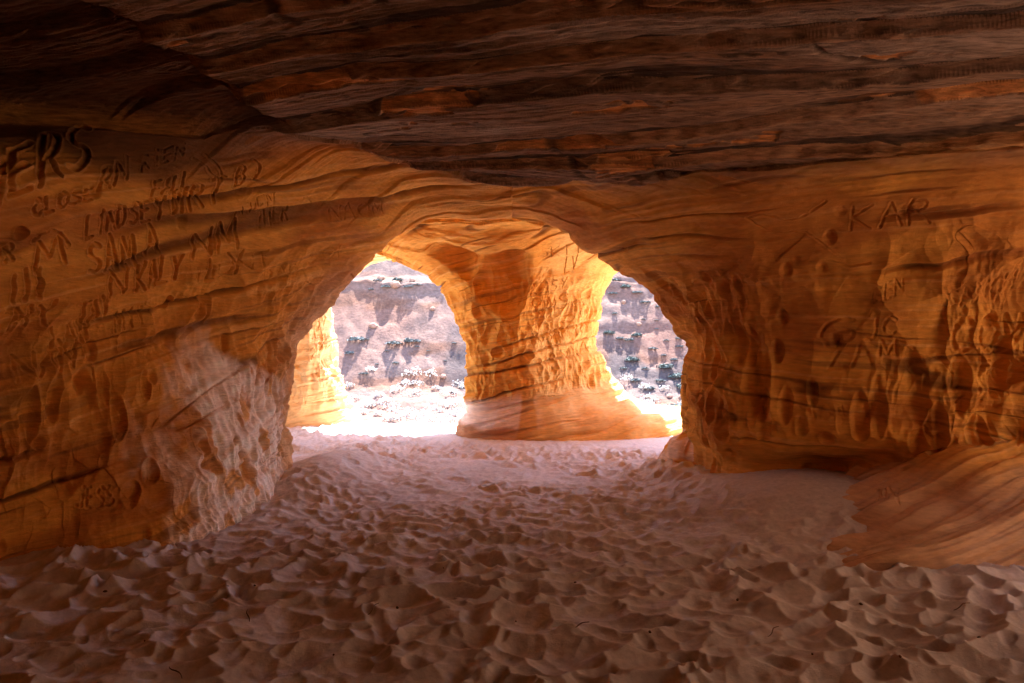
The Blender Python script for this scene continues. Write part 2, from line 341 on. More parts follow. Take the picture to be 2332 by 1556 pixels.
# scratched curves around the letters
for pts, w, dp in (([(68,545),(90,525),(120,520),(145,540),(158,560)], .013, .011), ([(440,362),(468,372),(478,398),(498,412),(508,400),(490,370),(466,352)], .012, .010), ([(330,470),(420,450),(500,425),(510,405)], .013, .009),
                   ([(690,650),(700,585),(705,560)], .012, .012), ([(410,770),(470,740),(480,700)], .016, .014), ([(1700,490),(1740,480),(1800,500),(1850,480),(1880,460)], .013, .011), ([(1700,490),(1760,530),(1830,520),(1880,560),(1920,590)], .013, .011),
                   ([(1880,590),(1930,605),(1980,600)], .012, .011), ([(1085,556),(1135,566),(1170,598),(1187,640),(1190,700)], .055, .06), ([(960,560),(1000,575),(1025,610)], .04, .03)):
    q = chaikin(chaikin(pts)); strokes.append((q[:, 0], q[:, 1], w, dp))
allp = hit_cave(np.concatenate([s[0] for s in strokes]), np.concatenate([s[1] for s in strokes]))
o = 0; segs = []
for s in strokes:
    n = len(s[0]); P = allp[o:o+n]; o += n
    segs.append((P, s[2]*.85, s[3]*(.80 if P[0, 0] < 1 else .46)))
log('strokes', len(segs))
def carve(p):
    d = np.zeros(len(p), f32)
    for P, w, dp in segs:
        ok = np.linalg.norm(np.diff(P, axis=0), axis=1) < .25
        if not ok.all(): continue
        r = w*2.2; lo, hi = P.min(0)-r, P.max(0)+r
        m = np.flatnonzero((p[:, 0] > lo[0]) & (p[:, 0] < hi[0]) & (p[:, 1] > lo[1]) & (p[:, 1] < hi[1]) & (p[:, 2] > lo[2]) & (p[:, 2] < hi[2]))
        if not len(m): continue
        q = p[m]; best = np.full(len(m), 9, f32)
        for a, b in zip(P[:-1], P[1:]):
            e = b-a; t = np.clip(((q-a)@e)/(e@e+1e-12), 0, 1)
            best = np.minimum(best, np.linalg.norm(q-a-t[:, None]*e, axis=1))
        g = best/w
        v = -1.9*dp*np.exp(-(g/.75)**4)+.45*dp*np.exp(-((g-1.35)/.35)**2)
        d[m] = np.where(np.abs(v) > np.abs(d[m]), v, d[m])
    return d

# ------------------------------------------------------------------ relief and colour of the rock
LAB = nearest_body(V)
x, y, z = V.T
warp = .10*fbm(x*.9, y*.9, z*.9, 2)
wallw = np.clip(1.25-np.abs(N[:, 2])*1.15, 0, 1)           # vertical faces
down = sstep(-.45, -.85, N[:, 2])                          # faces that look down
left = LAB == 1; right = LAB == 2; pil = LAB == 3; far = LAB == 4; bench = LAB == 5; ceil = LAB == 0
# bedding coordinate: dips differ from body to body
bed = np.where(left, z-.30*(y-4)-.10*(x+2), np.where(bench, .75*z+.55*(y-3.6)-.26*(x-2.2)-.06*(x-2.2)**2+.08*perlin(x*1.2, y*1.2, z*1.2), np.where(right, z+.06*(x-2)-.06*(y-4)-.12*sstep(1.2, 1.8, z)*(x-2), np.where(pil | far, z-.22*x, z+.03*x)))).astype(f32)
bed = bed+.10*warp+.03*perlin(x*2.1, y*2.1, z*2.1)
lay1 = perlin(x*.35, y*.35, bed*5.5)
lay2 = perlin(x*.6+9, y*.6, bed*15)
lay3 = perlin(x*.9+5, y*.9, bed*38)
log('bedding')
D = np.zeros(len(V), f32)
mid = fbm(x*1.1+3, y*1.1, z*1.1, 3)
D += (.06*mid)*np.where(ceil, .4, 1)
D += np.where(ceil, .2, 1)*(.022*lay1+.013*lay2+.006*lay3)*np.where(bench, 3.6, np.where(pil & (z < .55), 2.2, 1))
# dark partings along a few bedding planes
part = sstep(.10, .02, np.abs(perlin(x*.25+2, y*.25, bed*3.3+4)))*sstep(-.1, .3, perlin(x*.9, y*.9, z*.9+8))
part2 = sstep(.07, .015, np.abs(perlin(x*.4+12, y*.4, bed*7+1)))*sstep(-.05, .3, perlin(x*1.1+5, y*1.1, z*1.4+8))
D -= (.034*part+.012*part2)*np.where(ceil, .2, 1)
# drip shaped hollows with sharp ribs between them
def hollows(sx, sz, seed):
    a, b, v = worley(x*sx+.5*warp*sx+.26*perlin(x*3, y*3, z*3)*sx*.5, y*sx+.26*perlin(x*3+7, y*3, z*3)*sx*.5, z*sz+.6*perlin(x*2, y*2, z*2+5), seed)
    return a, b, v
hm = np.clip(1.1*sstep(-.15, .35, perlin(x*.8+31, y*.8, z*.8)), 0, 1)
rg = .20*fbm(x*2.6, y*2.6, z*1.6, 4)
buttress = (1-.85*sstep(.2, .42, fbm(x*3.6+2, y*3.6, z*2.4, 4)))*sstep(-.16, .24, y-4.06-.40*z+1.3*rg+.12*fbm(x*9, y*9, z*4, 3))*sstep(.10, -.10, y-5.75+rg)*sstep(1.26, .98, z+.25*np.abs(y-4.62)+1.6*rg+.10*fbm(x*8, y*8, z*5, 3))*left
zoneR = right*(.28+.72*sstep(2.3, 3.1, x+.3*perlin(x*2, y*2, z*2)))*sstep(2.2, 1.75, z)*sstep(.2, .55, z)
nose = (right*sstep(2.05, 1.7, x)*sstep(2.1, 1.6, z)+left*sstep(5.0, 5.5, y)*sstep(2.0, 1.4, z))
zoneL = left*sstep(1.75, 1.45, z-.3*(y-4))*(.35+.65*hm)
zoneP = (pil | far)*sstep(.42, .6, z-.1*x)*sstep(2.3, 2.0, z)
a1, b1, v1 = hollows(4.2, 1.9, 11)
amp = (.15*zoneR+.09*zoneL+.08*nose+.07*zoneP)*(1-.85*buttress)
D -= amp*(np.clip(1-(a1/.72)**1.4, -.45, 1)*(.3+.7*v1)-.2)*wallw
a2, b2, v2 = hollows(10.5, 4.0, 23)
amp = (.07*zoneR+.045*zoneL+.045*nose+.05*zoneP)*(1-.8*buttress)*(.3+.7*sstep(-.2, .3, perlin(x*1.7, y*1.7, z*1.7+3)))
D -= amp*np.clip(1-(a2/.72)**1.4, -.5, 1)*wallw*(.3+.7*v2)
log('hollows')
a4, b4, v4 = worley(x*24+1.5*perlin(x*6, y*6, z*4), y*24+1.5*perlin(x*6+5, y*6, z*4), z*8+.8*perlin(x*5, y*5, z*5+2), 57)
D -= (.016*zoneR+.012*zoneL+.014*nose+.012*zoneP+.012*buttress)*np.clip(1-(a4/.7)**1.3, -.4, 1)*wallw*(.3+.7*sstep(-.3, .3, perlin(x*2.2, y*2.2, z*2.2+15)))
flute = perlin(x*13+2*warp, y*13, z*1.6)
D += (.010*nose+.006*zoneR+.009*zoneP+.005*zoneL+.026*buttress)*flute*wallw
# isolated small pits
a3, b3, v3 = worley(x*6+3, y*6, z*3.4+1, 41)
D -= .045*sstep(.30, .12, a3)*(v3 > .55)*wallw*(left | right)*sstep(2.2, 2.0, z)
DENTS = [(1715,880,26,95,.11),(1690,780,20,55,.06),(1625,860,15,80,.05),(1645,960,18,60,.06),(1735,975,14,55,.05),(2075,900,36,110,.08),(2290,925,44,85,.09),(2090,1010,22,40,.07),(1825,975,14,35,.05),
 (2000,905,16,75,.05),(1960,965,15,55,.05),(2180,890,18,60,.06),(2230,1010,20,40,.06),(2135,965,18,70,.06),(1770,800,11,22,.05),(1850,900,10,30,.04),(2280,830,20,60,.05),(1880,1000,16,30,.05),(1790,930,12,40,.04),
 (470,690,14,28,.06),(388,690,11,15,.05),(300,1120,16,36,.045),(165,985,50,105,.07),(560,1050,36,50,.08),(345,1085,15,42,.06),(480,1080,24,40,.06),(540,960,15,45,.05),(38,520,15,15,.06),(60,970,16,70,.05),
 (270,950,12,50,.04),(120,880,14,55,.04),(505,915,18,24,.05),(600,1010,20,50,.06),(455,1010,12,40,.04),(235,880,12,50,.04),(330,880,10,45,.04),(80,650,8,20,.04),(20,1000,20,50,.05),(450,1130,18,26,.05),
 (1135,805,14,9,.06),(1205,805,12,10,.05),(1100,650,16,60,.04)]
dc = hit_cave(np.array([d[0] for d in DENTS]), np.array([d[1] for d in DENTS]))
for c, d in zip(dc, DENTS):
    a, b = d[2]*c[1]/FPX*1.25, d[3]*c[1]/FPX*1.25
    m = np.flatnonzero((np.abs(z-c[2]) < 1.5*b) & (np.abs(x-c[0]) < 2.5*a) & (np.abs(y-c[1]) < 2.5*a+.1))
    dz = z[m]-c[2]; h = np.sqrt((x[m]-c[0])**2+(y[m]-c[1])**2)
    r2 = (h/a)**2+(dz/b+.25*np.sin(c[0]*40))**2+.8*perlin(x[m]*6, y[m]*6, z[m]*4)+.3*perlin(x[m]*17, y[m]*17, z[m]*9)
    D[m] -= d[4]*np.clip(1-r2, 0, 1)**.8*(1-.7*buttress[m])
    D[m] += .12*d[4]*np.exp(-((r2-1.15)/.3)**2)
D += .004*fbm(x*9, y*9, z*9, 3)*np.where(ceil, .6, 1)
# flaking sheets on the ceiling: terraces with sharp little risers that run along the beds
xr = x*.966+y*-.26; yr = x*.26+y*.966
hgt = .20*yr+.05*perlin(xr*.16, yr*.8, 0*x)+.022*perlin(xr*.35+4, yr*3, 0*x+3)+.012*perlin(xr*.55, yr*9, 0*x+1)+.008*perlin(xr*1.0, yr*24, 0*x+8)+.005*perlin(xr*2.2, yr*55, 0*x+8)+.006*perlin(xr*7, yr*12, 0*x+4)
rough = sstep(-.25, .25, perlin(xr*.2+9, yr*1.3+3, 0*x+5))
s = hgt/.085+.8; fr = s-np.floor(s); terr = .085*(np.floor(s)+sstep(.86, .97, fr)-.8)
s2 = hgt/.017; fr2 = s2-np.floor(s2); terr2 = .017*(np.floor(s2)+sstep(.72, .95, fr2))
saw = .75*(terr-hgt)+.9*(terr2-hgt)*rough+.010*perlin(xr*.7, yr*18, 0*x+2)*rough+.006*perlin(xr*1.2, yr*45, 0*x+2)
cw = down*np.where(ceil, 1, .35*sstep(2.1, 2.4, z))
D += cw*saw*1.1
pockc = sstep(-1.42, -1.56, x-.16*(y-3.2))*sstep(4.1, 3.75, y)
D += cw*(.03*perlin(xr*.5, yr*2.2, 0*x+13))
log('terraces')
cut = carve(V); D += cut
fpm = sstep(.47, .52, perlin(xr*1.1+3, yr*3.6, 0*x+31)+.22*perlin(xr*4, yr*14, 0*x)+.14*perlin(xr*14, yr*30, 0*x)+.10*(fr > .5)); D -= .014*fpm*cw*ceil
log('carved')
# fade the relief where the facets are coarse and far out of sight
# colours (linear reflectance)
def mix(a, b, t): return a+(b-a)*t[:, None]
orange = np.array([.78, .385, .072], f32); deep = np.array([.60, .25, .042], f32); cream = np.array([.88, .74, .62], f32)
varn = np.array([.17, .09, .052], f32); varn2 = np.array([.36, .215, .13], f32); fresh = np.array([.62, .26, .08], f32)
t = np.clip(.5+.55*lay1+.35*lay2+.25*mid, 0, 1)
C = mix(np.tile(orange, (len(V), 1)), deep, t)
C = mix(C, np.array([.82, .44, .13], f32), .55*sstep(.25, .6, lay3+.4*lay2))
C = mix(C, np.array([.13, .045, .016], f32), .8*np.maximum(part, .8*part2)*(~ceil))
C = mix(C, np.array([.42, .14, .032], f32), .6*sstep(.0, .45, fbm(x*.8+50, y*.8, bed*2.2, 3))*(left | right))
C = mix(C, np.array([.20, .075, .025], f32), .55*sstep(.22, .5, -lay2+.5*lay3)*(~ceil)*sstep(-.3, .3, perlin(x*.7, y*.7, z*.9+22)))
C = mix(C, cream, 1.0*buttress*(1-.7*part2)*(.92+.25*lay2))
lowp = pil*sstep(.60, .44, z-.16*x+.05*fbm(x*3, y*3, z*3, 2))*(1-.85*sstep(.12, .3, perlin(x*2.6+1, y*2.6, z*.5)-.25*sstep(.9, 1.6, x)))
C = mix(C, np.array([.80, .66, .58], f32), .9*lowp)
C = mix(C, np.array([.40, .16, .045], f32),   .85*pil*sstep(.19, .10, z+.04*fbm(x*4, y*4, z*4, 2)))  # dark line of the base undercut painted on as a brown band
nl = left*sstep(5.4, 5.9, y)*sstep(2.1, 1.6, z); C = mix(C, np.array([.55, .34, .20], f32), .7*nl)
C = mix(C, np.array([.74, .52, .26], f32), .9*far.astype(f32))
C = mix(C, np.array([.76, .47, .16], f32), .85*pil*sstep(.1, .5, x-.15*(z-1)+.15*perlin(x*2, y*2, z*2)))  # bounced glow on the pillar's right face put into a lighter colour
C = mix(C, np.array([.12, .055, .028], f32), .6*left*sstep(2.08, 2.28, z+.1*fbm(x*2, y*2, z*2, 3))*sstep(4.3, 3.8, y))  # dark stain, with the shade high on this wall added in colour
cv = np.clip(.42+.5*perlin(xr*.5, yr*2.4, 0*x+21)+.35*perlin(xr*1.1, yr*11, 0*x+4)+.2*perlin(xr*2, yr*30, 0*x), 0, 1)
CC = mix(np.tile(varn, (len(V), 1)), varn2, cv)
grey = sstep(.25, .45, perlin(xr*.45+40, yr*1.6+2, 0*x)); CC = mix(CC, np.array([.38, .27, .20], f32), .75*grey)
riser = sstep(.80, .9, fr)
fp = sstep(.49, .52, perlin(xr*1.1+3, yr*3.6, 0*x+31)+.22*perlin(xr*4, yr*14, 0*x)+.14*perlin(xr*14, yr*30, 0*x)+.10*(fr > .5)); CC = mix(CC, fresh, .85*np.maximum(fp, .30*riser*rough))
CC = mix(CC, np.array([.035, .018, .012], f32), .8*np.maximum(sstep(.62, .80, fr)*(fr < .86), .75*sstep(.55, .68, fr2)*(fr2 < .74)*sstep(-.1, .25, perlin(xr*.6+3, yr*4, 0*x+41))))
crk = sstep(.06, .01, np.abs(perlin(xr*1.3+2*warp, yr*2.2, 0*x+51)))*sstep(.1, .3, perlin(xr*.7, yr*1.2, 0*x+61)); D -= .012*crk*cw*ceil; CC = mix(CC, np.array([.04, .02, .012], f32), .7*crk)
CC = mix(CC, np.array([.13, .055, .028], f32), .85*pockc)  # red-brown pocket, its lack of light deepened in the colour
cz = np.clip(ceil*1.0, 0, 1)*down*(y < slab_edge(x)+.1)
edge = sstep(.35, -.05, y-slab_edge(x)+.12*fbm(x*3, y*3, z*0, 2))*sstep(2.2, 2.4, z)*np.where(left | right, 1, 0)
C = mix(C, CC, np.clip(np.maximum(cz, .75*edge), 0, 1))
C = mix(C, np.array([.66, .33, .12], f32), .45*sstep(.001, .006, cut))
C *= (1+.10*fbm(x*14, y*14, z*14, 2))[:, None]
C = mix(C, np.array([.14, .06, .026], f32), .62*sstep(2.12, 2.3, z+.08*fbm(x*2, y*2, z*2, 3))*sstep(4.4, 3.9, y)*sstep(-1.35, -1.6, x))  # same stain and painted shade, carried over the whole upper left corner
C = mix(C, np.array([.62, .42, .28], f32), .7*bench*sstep(.30, .10, z-.2*(x-2)+.08*lay1))
C = np.clip(C, .01, .85).astype(f32)
stub = (right | pil) & (np.sqrt(((x-1.66)/.24)**2+((y-6.45)/.34)**2+((z-.02)/.33)**2) < 1.15) & (x < 1.72); C = mix(C, np.array([.72, .54, .42], f32), .75*stub*sstep(-.2, .2, perlin(x*6, y*6, z*6)+.2))
holl = pil & (np.minimum(np.sqrt(((x+.05)*np.where(x < -.05, .5, 1.15))**2+(y-8.08)**2+((z-1.98)/1.55)**2)-.36, 9) < .02)
LAB[stub] = 8; LAB[holl] = 9
LAB[(LAB == 1) & (buttress > .5)] = 6; LAB[(LAB == 3) & (z-.14*x < .47)] = 7
P = V+N*D[:, None]
log('colours')

# ------------------------------------------------------------------ materials
def mat(name):
    m = bpy.data.materials.new(name); m.use_nodes = True
    nt = m.node_tree; b = nt.nodes['Principled BSDF']; b.inputs['Roughness'].default_value = .95
    b.inputs['Specular IOR Level'].default_value = .15
    return m, nt, b
def node(nt, t, **kw):
    n = nt.nodes.new(t)
    for k, v in kw.items():
        if k in n.inputs: n.inputs[k].default_value = v
        else: setattr(n, k, v)
    return n
def rock_material(name, bump=.010, stretch=(4, 4, 20), lo=.84, hi=1.13):
    m, nt, b = mat(name); L = nt.links.new
    at = node(nt, 'ShaderNodeAttribute', attribute_name='col')
    tc = node(nt, 'ShaderNodeTexCoord'); mp = node(nt, 'ShaderNodeMapping'); mp.inputs['Scale'].default_value = stretch; mp.inputs['Rotation'].default_value = (math.radians(9), math.radians(3), 0)
    L(tc.outputs['Object'], mp.inputs['Vector'])
    n1 = node(nt, 'ShaderNodeTexNoise', Scale=3.0, Detail=6.0, Roughness=.62); L(mp.outputs['Vector'], n1.inputs['Vector'])
    n2 = node(nt, 'ShaderNodeTexNoise', Scale=90.0, Detail=4.0, Roughness=.7); L(tc.outputs['Object'], n2.inputs['Vector'])
    add = node(nt, 'ShaderNodeMath', operation='MULTIPLY_ADD'); L(n2.outputs['Fac'], add.inputs[0]); add.inputs[1].default_value = .45; L(n1.outputs['Fac'], add.inputs[2])
    bp = node(nt, 'ShaderNodeBump', Strength=.8, Distance=bump); L(add.outputs[0], bp.inputs['Height']); L(bp.outputs['Normal'], b.inputs['Normal'])
    mr = node(nt, 'ShaderNodeMapRange'); mr.inputs[1].default_value = .3; mr.inputs[2].default_value = .7; mr.inputs[3].default_value = lo; mr.inputs[4].default_value = hi
    L(n1.outputs['Fac'], mr.inputs[0])
    mx = node(nt, 'ShaderNodeMix', data_type='RGBA', blend_type='MULTIPLY'); mx.inputs[0].default_value = 1
    L(at.outputs['Color'], mx.inputs[6]); L(mr.outputs[0], mx.inputs[7]); L(mx.outputs[2], b.inputs['Base Color'])
    return m
M_wall = rock_material('carved_sandstone', .012)
M_ceil = rock_material('varnished_sandstone', .022, (1.6, 14, 22), .5, 1.55)
M_pil = rock_material('pillar_sandstone', .014, (3, 3, 26))

# ------------------------------------------------------------------ objects
def tag(o, label=None, cat=None, group=None, kind=None):
    if label: o['label'] = label
    if cat: o['category'] = cat
    if group: o['group'] = group
    if kind: o['kind'] = kind
    return o
def make(name, v, faces, m, parent=None, col=None, nrm=None, smooth=True):
    me = bpy.data.meshes.new(name)
    v = np.ascontiguousarray(v, f32); faces = np.ascontiguousarray(faces, np.int32); k = faces.shape[1]
    me.vertices.add(len(v)); me.vertices.foreach_set('co', v.ravel())
    me.loops.add(faces.size); me.loops.foreach_set('vertex_index', faces.ravel())
    me.polygons.add(len(faces)); me.polygons.foreach_set('loop_start', np.arange(0, faces.size, k, dtype=np.int32))
    me.update(calc_edges=True)
    me.polygons.foreach_set('use_smooth', np.full(len(faces), smooth))
    if col is not None:
        a = me.color_attributes.new('col', 'FLOAT_COLOR', 'POINT')
        a.data.foreach_set('color', np.concatenate([col, np.ones((len(col), 1), f32)], 1).astype(f32).ravel())
    me.materials.append(m)
    if nrm is not None: me.normals_split_custom_set_from_vertices(nrm.tolist())
    o = bpy.data.objects.new(name, me); COL.objects.link(o)
    if parent: o.parent = parent
    return o
# smooth vertex normals of the whole rock, so that seams between bodies do not show
fn = np.cross(P[Q[:, 2]]-P[Q[:, 0]], P[Q[:, 3]]-P[Q[:, 1]])
VN = np.zeros_like(P)
for k in range(4):
    for ax in range(3): VN[:, ax] += np.bincount(Q[:, k], fn[:, ax], len(P))
VN /= np.linalg.norm(VN, axis=1)[:, None]+1e-12
FL = np.sort(LAB[Q], 1)[:, 1]
def largest_piece(q):
    u, inv = np.unique(q, return_inverse=True); inv = inv.reshape(-1, 4); lab = np.arange(len(u))
    while True:
        f = lab[inv].min(1); new = lab.copy()
        for k in range(4): np.minimum.at(new, inv[:, k], f)
        new = new[new]
        if (new == lab).all(): break
        lab = new
    f = lab[inv[:, 0]]; ids, cn = np.unique(f, return_counts=True)
    return f == ids[cn.argmax()]
for k_, base in ((6, 1), (7, 3), (5, 2), (8, 2), (9, 3)):
    i_ = np.flatnonzero(FL == k_); FL[i_[~largest_piece(Q[i_])]] = base
log('pieces')
def body(k, name, m, parent=None, extra=None):
    s = FL == k
    if extra is not None: s &= extra
    q = Q[s]; u, inv = np.unique(q, return_inverse=True)
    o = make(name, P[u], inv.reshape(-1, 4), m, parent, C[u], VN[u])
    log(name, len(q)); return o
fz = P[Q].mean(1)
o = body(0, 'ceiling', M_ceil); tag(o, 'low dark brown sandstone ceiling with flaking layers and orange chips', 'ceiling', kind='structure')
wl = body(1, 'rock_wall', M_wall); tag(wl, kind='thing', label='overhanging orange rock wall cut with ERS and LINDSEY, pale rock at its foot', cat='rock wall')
wr = body(2, 'rock_wall', M_wall); tag(wr, kind='thing', label='bulging orange rock wall with melted looking hollows, a shelf of rock at its foot', cat='rock wall')
b = body(5, 'ledge', M_wall, wr); tag(b, 'low smooth shelf of layered rock')
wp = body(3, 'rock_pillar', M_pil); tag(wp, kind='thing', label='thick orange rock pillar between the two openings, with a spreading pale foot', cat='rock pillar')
st_ = body(8, 'stub', M_wall, wr); tag(st_, 'small pale knob of rock in the sand')
ho = body(9, 'hollow', M_pil, wp); tag(ho, 'dark scooped hollow under the roof')
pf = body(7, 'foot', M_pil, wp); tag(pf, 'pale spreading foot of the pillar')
bf = body(6, 'foot', M_wall, wl); tag(bf, 'bleached pale foot of the wall')
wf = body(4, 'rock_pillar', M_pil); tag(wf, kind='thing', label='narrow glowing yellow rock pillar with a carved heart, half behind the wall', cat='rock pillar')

# ------------------------------------------------------------------ sand floor
def sand_base(x, y):
    s = .02*fbm(x*.5+3, y*.5, 0*x, 2)
    s += .27*np.exp(-(((x-2.35)/.85)**2+((y-4.95)/.85)**2)**1.3)           # bank under the right wall
    s += .13*np.exp(-(((x-1.55)/.35)**2+((y-6.1)/.8)**2))
    s += .16*np.exp(-(((x+1.75)/.35)**2+((y-6.2)/1.2)**2))            # drift at the end of the left wall
    s += .07*np.exp(-(((y-3.56+.06*x)/.22)**2))*sstep(1.5, 2.2, x)
    s += .06*np.exp(-(((x+2.6)/.8)**2+((y-3.8)/.35)**2))
    return s
def cells(x, y, size, seed, ax=1.25):
    """bowls pressed side by side: flat parabolas with sharp crests where they meet"""
    wx = x/size+.6*perlin(x*1.3/size*.5, y*1.3/size*.5, 0*x+seed); wy = y/size/ax+.45*perlin(x*1.3/size*.5, y*1.3/size*.5, 0*x+seed+3)
    xi, yi = np.floor(wx).astype(np.int64), np.floor(wy).astype(np.int64)
    h = np.full(x.shape, 9, f32); h2 = h.copy()
    for i in (-1, 0, 1, 2, -2):
        for j in (-1, 0, 1, 2, -2):
            a, b = xi+i, yi+j; zc = np.zeros_like(a)
            cx = a+_hash(a, b, zc, seed); cy = b+_hash(a, b, zc, seed+1)
            an = 3.1416*_hash(a, b, zc, seed+2); st = 1+.9*_hash(a, b, zc, seed+4); off = .38*_hash(a, b, zc, seed+5)
            dx, dy = wx-cx, wy-cy
            u = dx*np.cos(an)+dy*np.sin(an); w = (-dx*np.sin(an)+dy*np.cos(an))*st
            d = u*u+w*w+off
            h2 = np.minimum(h2, np.maximum(h, d)); h = np.minimum(h, d)
    return h/(1+.3*h)
rows = []; yy = 1.35
while yy < 11.2:
    rows.append(yy); yy += max(.0065, yy*yy*.00105)
rows = np.array(rows, f32); tt = np.linspace(-1, 1, 1000).astype(f32)
SX = rows[:, None]*.92*tt[None, :]+.35*tt[None, :]; SY = np.repeat(rows[:, None], len(tt), 1)
def sand_height(x, y):
    b = sand_base(x, y)
    b1 = cells(x, y, .215, 101, .85); b2 = cells(x+3.3, y*1.02+.4, .13, 141, .8); b3 = cells(x+1.7, y+.9, .36, 171, .8); big = np.minimum(np.minimum(b1, .85*b2+.13+.15*perlin(x*1.6, y*1.6, 0*x+3)), 1.3*b3+.10+.25*perlin(x*1.1, y*1.1, 0*x+8)); sm = cells(x, y, .115, 301, .85)
    k = sstep(3.6, 6.0, y+.5*perlin(x*.8, y*.8, 0*x+3))
    tread = np.clip(1-1.0*sstep(.06, .2, b-.03), .08, 1)*(1-.75*sstep(.1, .4, perlin(x*.55+2, y*.55+8, 0*x))*sstep(4.5, 6, y))
    tread = tread*(1-.85*sstep(7.6, 8.6, y)*sstep(-.9, -.3, x))
    h = (1-k)*.118*(big-.32)+(.10+.90*k)*.072*(sm-.42)*np.where(k > 0, 1, 1)
    tread = tread*(.72+.40*sstep(-.35, .15, perlin(x*.9+4, y*.9, 0*x+2)))
    h = h*tread
    h += .006*fbm(x*5, y*5, 0*x, 3)+.0025*fbm(x*22, y*22, 0*x, 2)
    # wind ridges beside the left wall
    for line, hh in ((((-2.2,6.4),(-1.71,6.25),(-1.2,5.8),(-.84,5.18)), .045), (((-2.2,7.0),(-1.37,6.6),(-.83,6.1),(-.41,5.4)), .042)):
        q = chaikin(chaikin(line)); d = np.full(x.shape, 9, f32)
        for (ax, ay), (bx, by) in zip(q[:-1], q[1:]):
            ex, ey = bx-ax, by-ay; t = np.clip(((x-ax)*ex+(y-ay)*ey)/(ex*ex+ey*ey), 0, 1)
            d = np.minimum(d, np.hypot(x-ax-t*ex, y-ay-t*ey))
        d = d+.03*perlin(x*3, y*3, 0*x); h = h*(1-.6*np.exp(-(d/.3)**2))+hh*np.exp(-np.sqrt(d*d+.0009)/.16)*(.6+.4*perlin(x*1.5, y*1.5, 0*x+6))
    drop = sstep(10.2, 11.2, y+.25*perlin(x*1.2, y*0, 0*x))
    return b+h-.75*drop
SZ = sand_height(SX.ravel(), SY.ravel()).reshape(SX.shape)
n, mcol = SX.shape
I = np.arange(n*mcol).reshape(n, mcol)
SF = np.stack([I[:-1, :-1], I[:-1, 1:], I[1:, 1:], I[1:, :-1]], -1).reshape(-1, 4)
m_sand, nt, bs = mat('sand'); L = nt.links.new
tc = node(nt, 'ShaderNodeTexCoord')
n1 = node(nt, 'ShaderNodeTexNoise', Scale=1.3, Detail=5.0); L(tc.outputs['Object'], n1.inputs['Vector'])
n2 = node(nt, 'ShaderNodeTexNoise', Scale=260.0, Detail=2.0); L(tc.outputs['Object'], n2.inputs['Vector'])
n3 = node(nt, 'ShaderNodeTexNoise', Scale=26.0, Detail=5.0, Roughness=.65); L(tc.outputs['Object'], n3.inputs['Vector'])
cr = node(nt, 'ShaderNodeValToRGB'); e = cr.color_ramp.elements; e[0].position = .3; e[0].color = (.48, .415, .385, 1); e[1].position = .7; e[1].color = (.63, .555, .52, 1); L(n1.outputs['Fac'], cr.inputs['Fac'])
mx = node(nt, 'ShaderNodeMix', data_type='RGBA', blend_type='MULTIPLY'); mx.inputs[0].default_value = .5; L(cr.outputs['Color'], mx.inputs[6]); L(n3.outputs['Color'], mx.inputs[7])
mr = node(nt, 'ShaderNodeMapRange'); mr.inputs[1].default_value = .3; mr.inputs[2].default_value = .7; mr.inputs[3].default_value = .82; mr.inputs[4].default_value = 1.15; L(n3.outputs['Fac'], mr.inputs[0])
L(mr.outputs[0], mx.inputs[7]); mx.inputs[0].default_value = 1; L(mx.outputs[2], bs.inputs['Base Color'])
ad = node(nt, 'ShaderNodeMath', operation='MULTIPLY_ADD'); L(n2.outputs['Fac'], ad.inputs[0]); ad.inputs[1].default_value = .3; L(n3.outputs['Fac'], ad.inputs[2])
bp = node(nt, 'ShaderNodeBump', Strength=.6, Distance=.008); L(ad.outputs[0], bp.inputs['Height']); L(bp.outputs['Normal'], bs.inputs['Normal'])
sand = make('sand', np.stack([SX.ravel(), SY.ravel(), SZ.ravel()], 1), SF, m_sand); tag(sand, 'pinkish trampled sand floor full of footprints', 'sand', kind='structure')
log('sand', len(SF))

# ------------------------------------------------------------------ ground outside and the slope across the canyon
def profile(y):
    return np.interp(y, [-60,-30,-8,10.6,11.4,13,20,24,26.6,30.6,30.8,32,37,38.5,40,60,240], [-6,-4,-.12,-.12,-.55,-.95,-1.3,-1.2,-.45,3.65,4.1,4.3,9.6,10.4,10.6,10,8])
def terrain(x, y):
    yy = y+1.3*perlin(x*.07, y*.03, 0*x+3)*sstep(20, 27, y)-.05*x*sstep(20, 27, y)
    zt = profile(yy)
    k = sstep(22, 26, y)
    zt = zt+k*(.35*perlin(x*.13, y*.13, 0*x)+.16*fbm(x*.45, y*.45, 0*x+2, 3))+sstep(11, 16, y)*(.18*fbm(x*.5, y*.5, 0*x+6, 3)+.07*fbm(x*1.8, y*1.8, 0*x+6, 2))
    # ledges on the slope
    st = zt/.75+.3*perlin(x*.2, y*.2, 0*x+5); fr = st-np.floor(st); tz = .75*(np.floor(st)+sstep(.25, .85, fr)-.3*perlin(x*.2, y*.2, 0*x+5))
    zt = zt+(tz-zt)*sstep(-.1, .35, perlin(x*.12+8, y*.15, 0*x+2))*sstep(27, 29, yy)*.32
    side = np.maximum(np.abs(x)-7, 0)*sstep(12, 2, y)
    return zt-.03*np.minimum(side, 40)+6.5*sstep(5.9, 8.8, x+.4*perlin(x*.4, y*.4, 0*x+1))*sstep(9.5, 6.5, y)  # last term: unseen bank added to block sky and bounce warm light
ry = [-60, -30, -12, -5, -1, 2, 5, 8, 9.5]
v_ = 10.0
while v_ < 240: ry.append(v_); v_ += max(.04, v_*.0022) if v_ < 45 else v_*.02
ry = np.array(ry, f32); tx = np.linspace(-1, 1, 760).astype(f32); tx = .42*tx+.58*tx**5
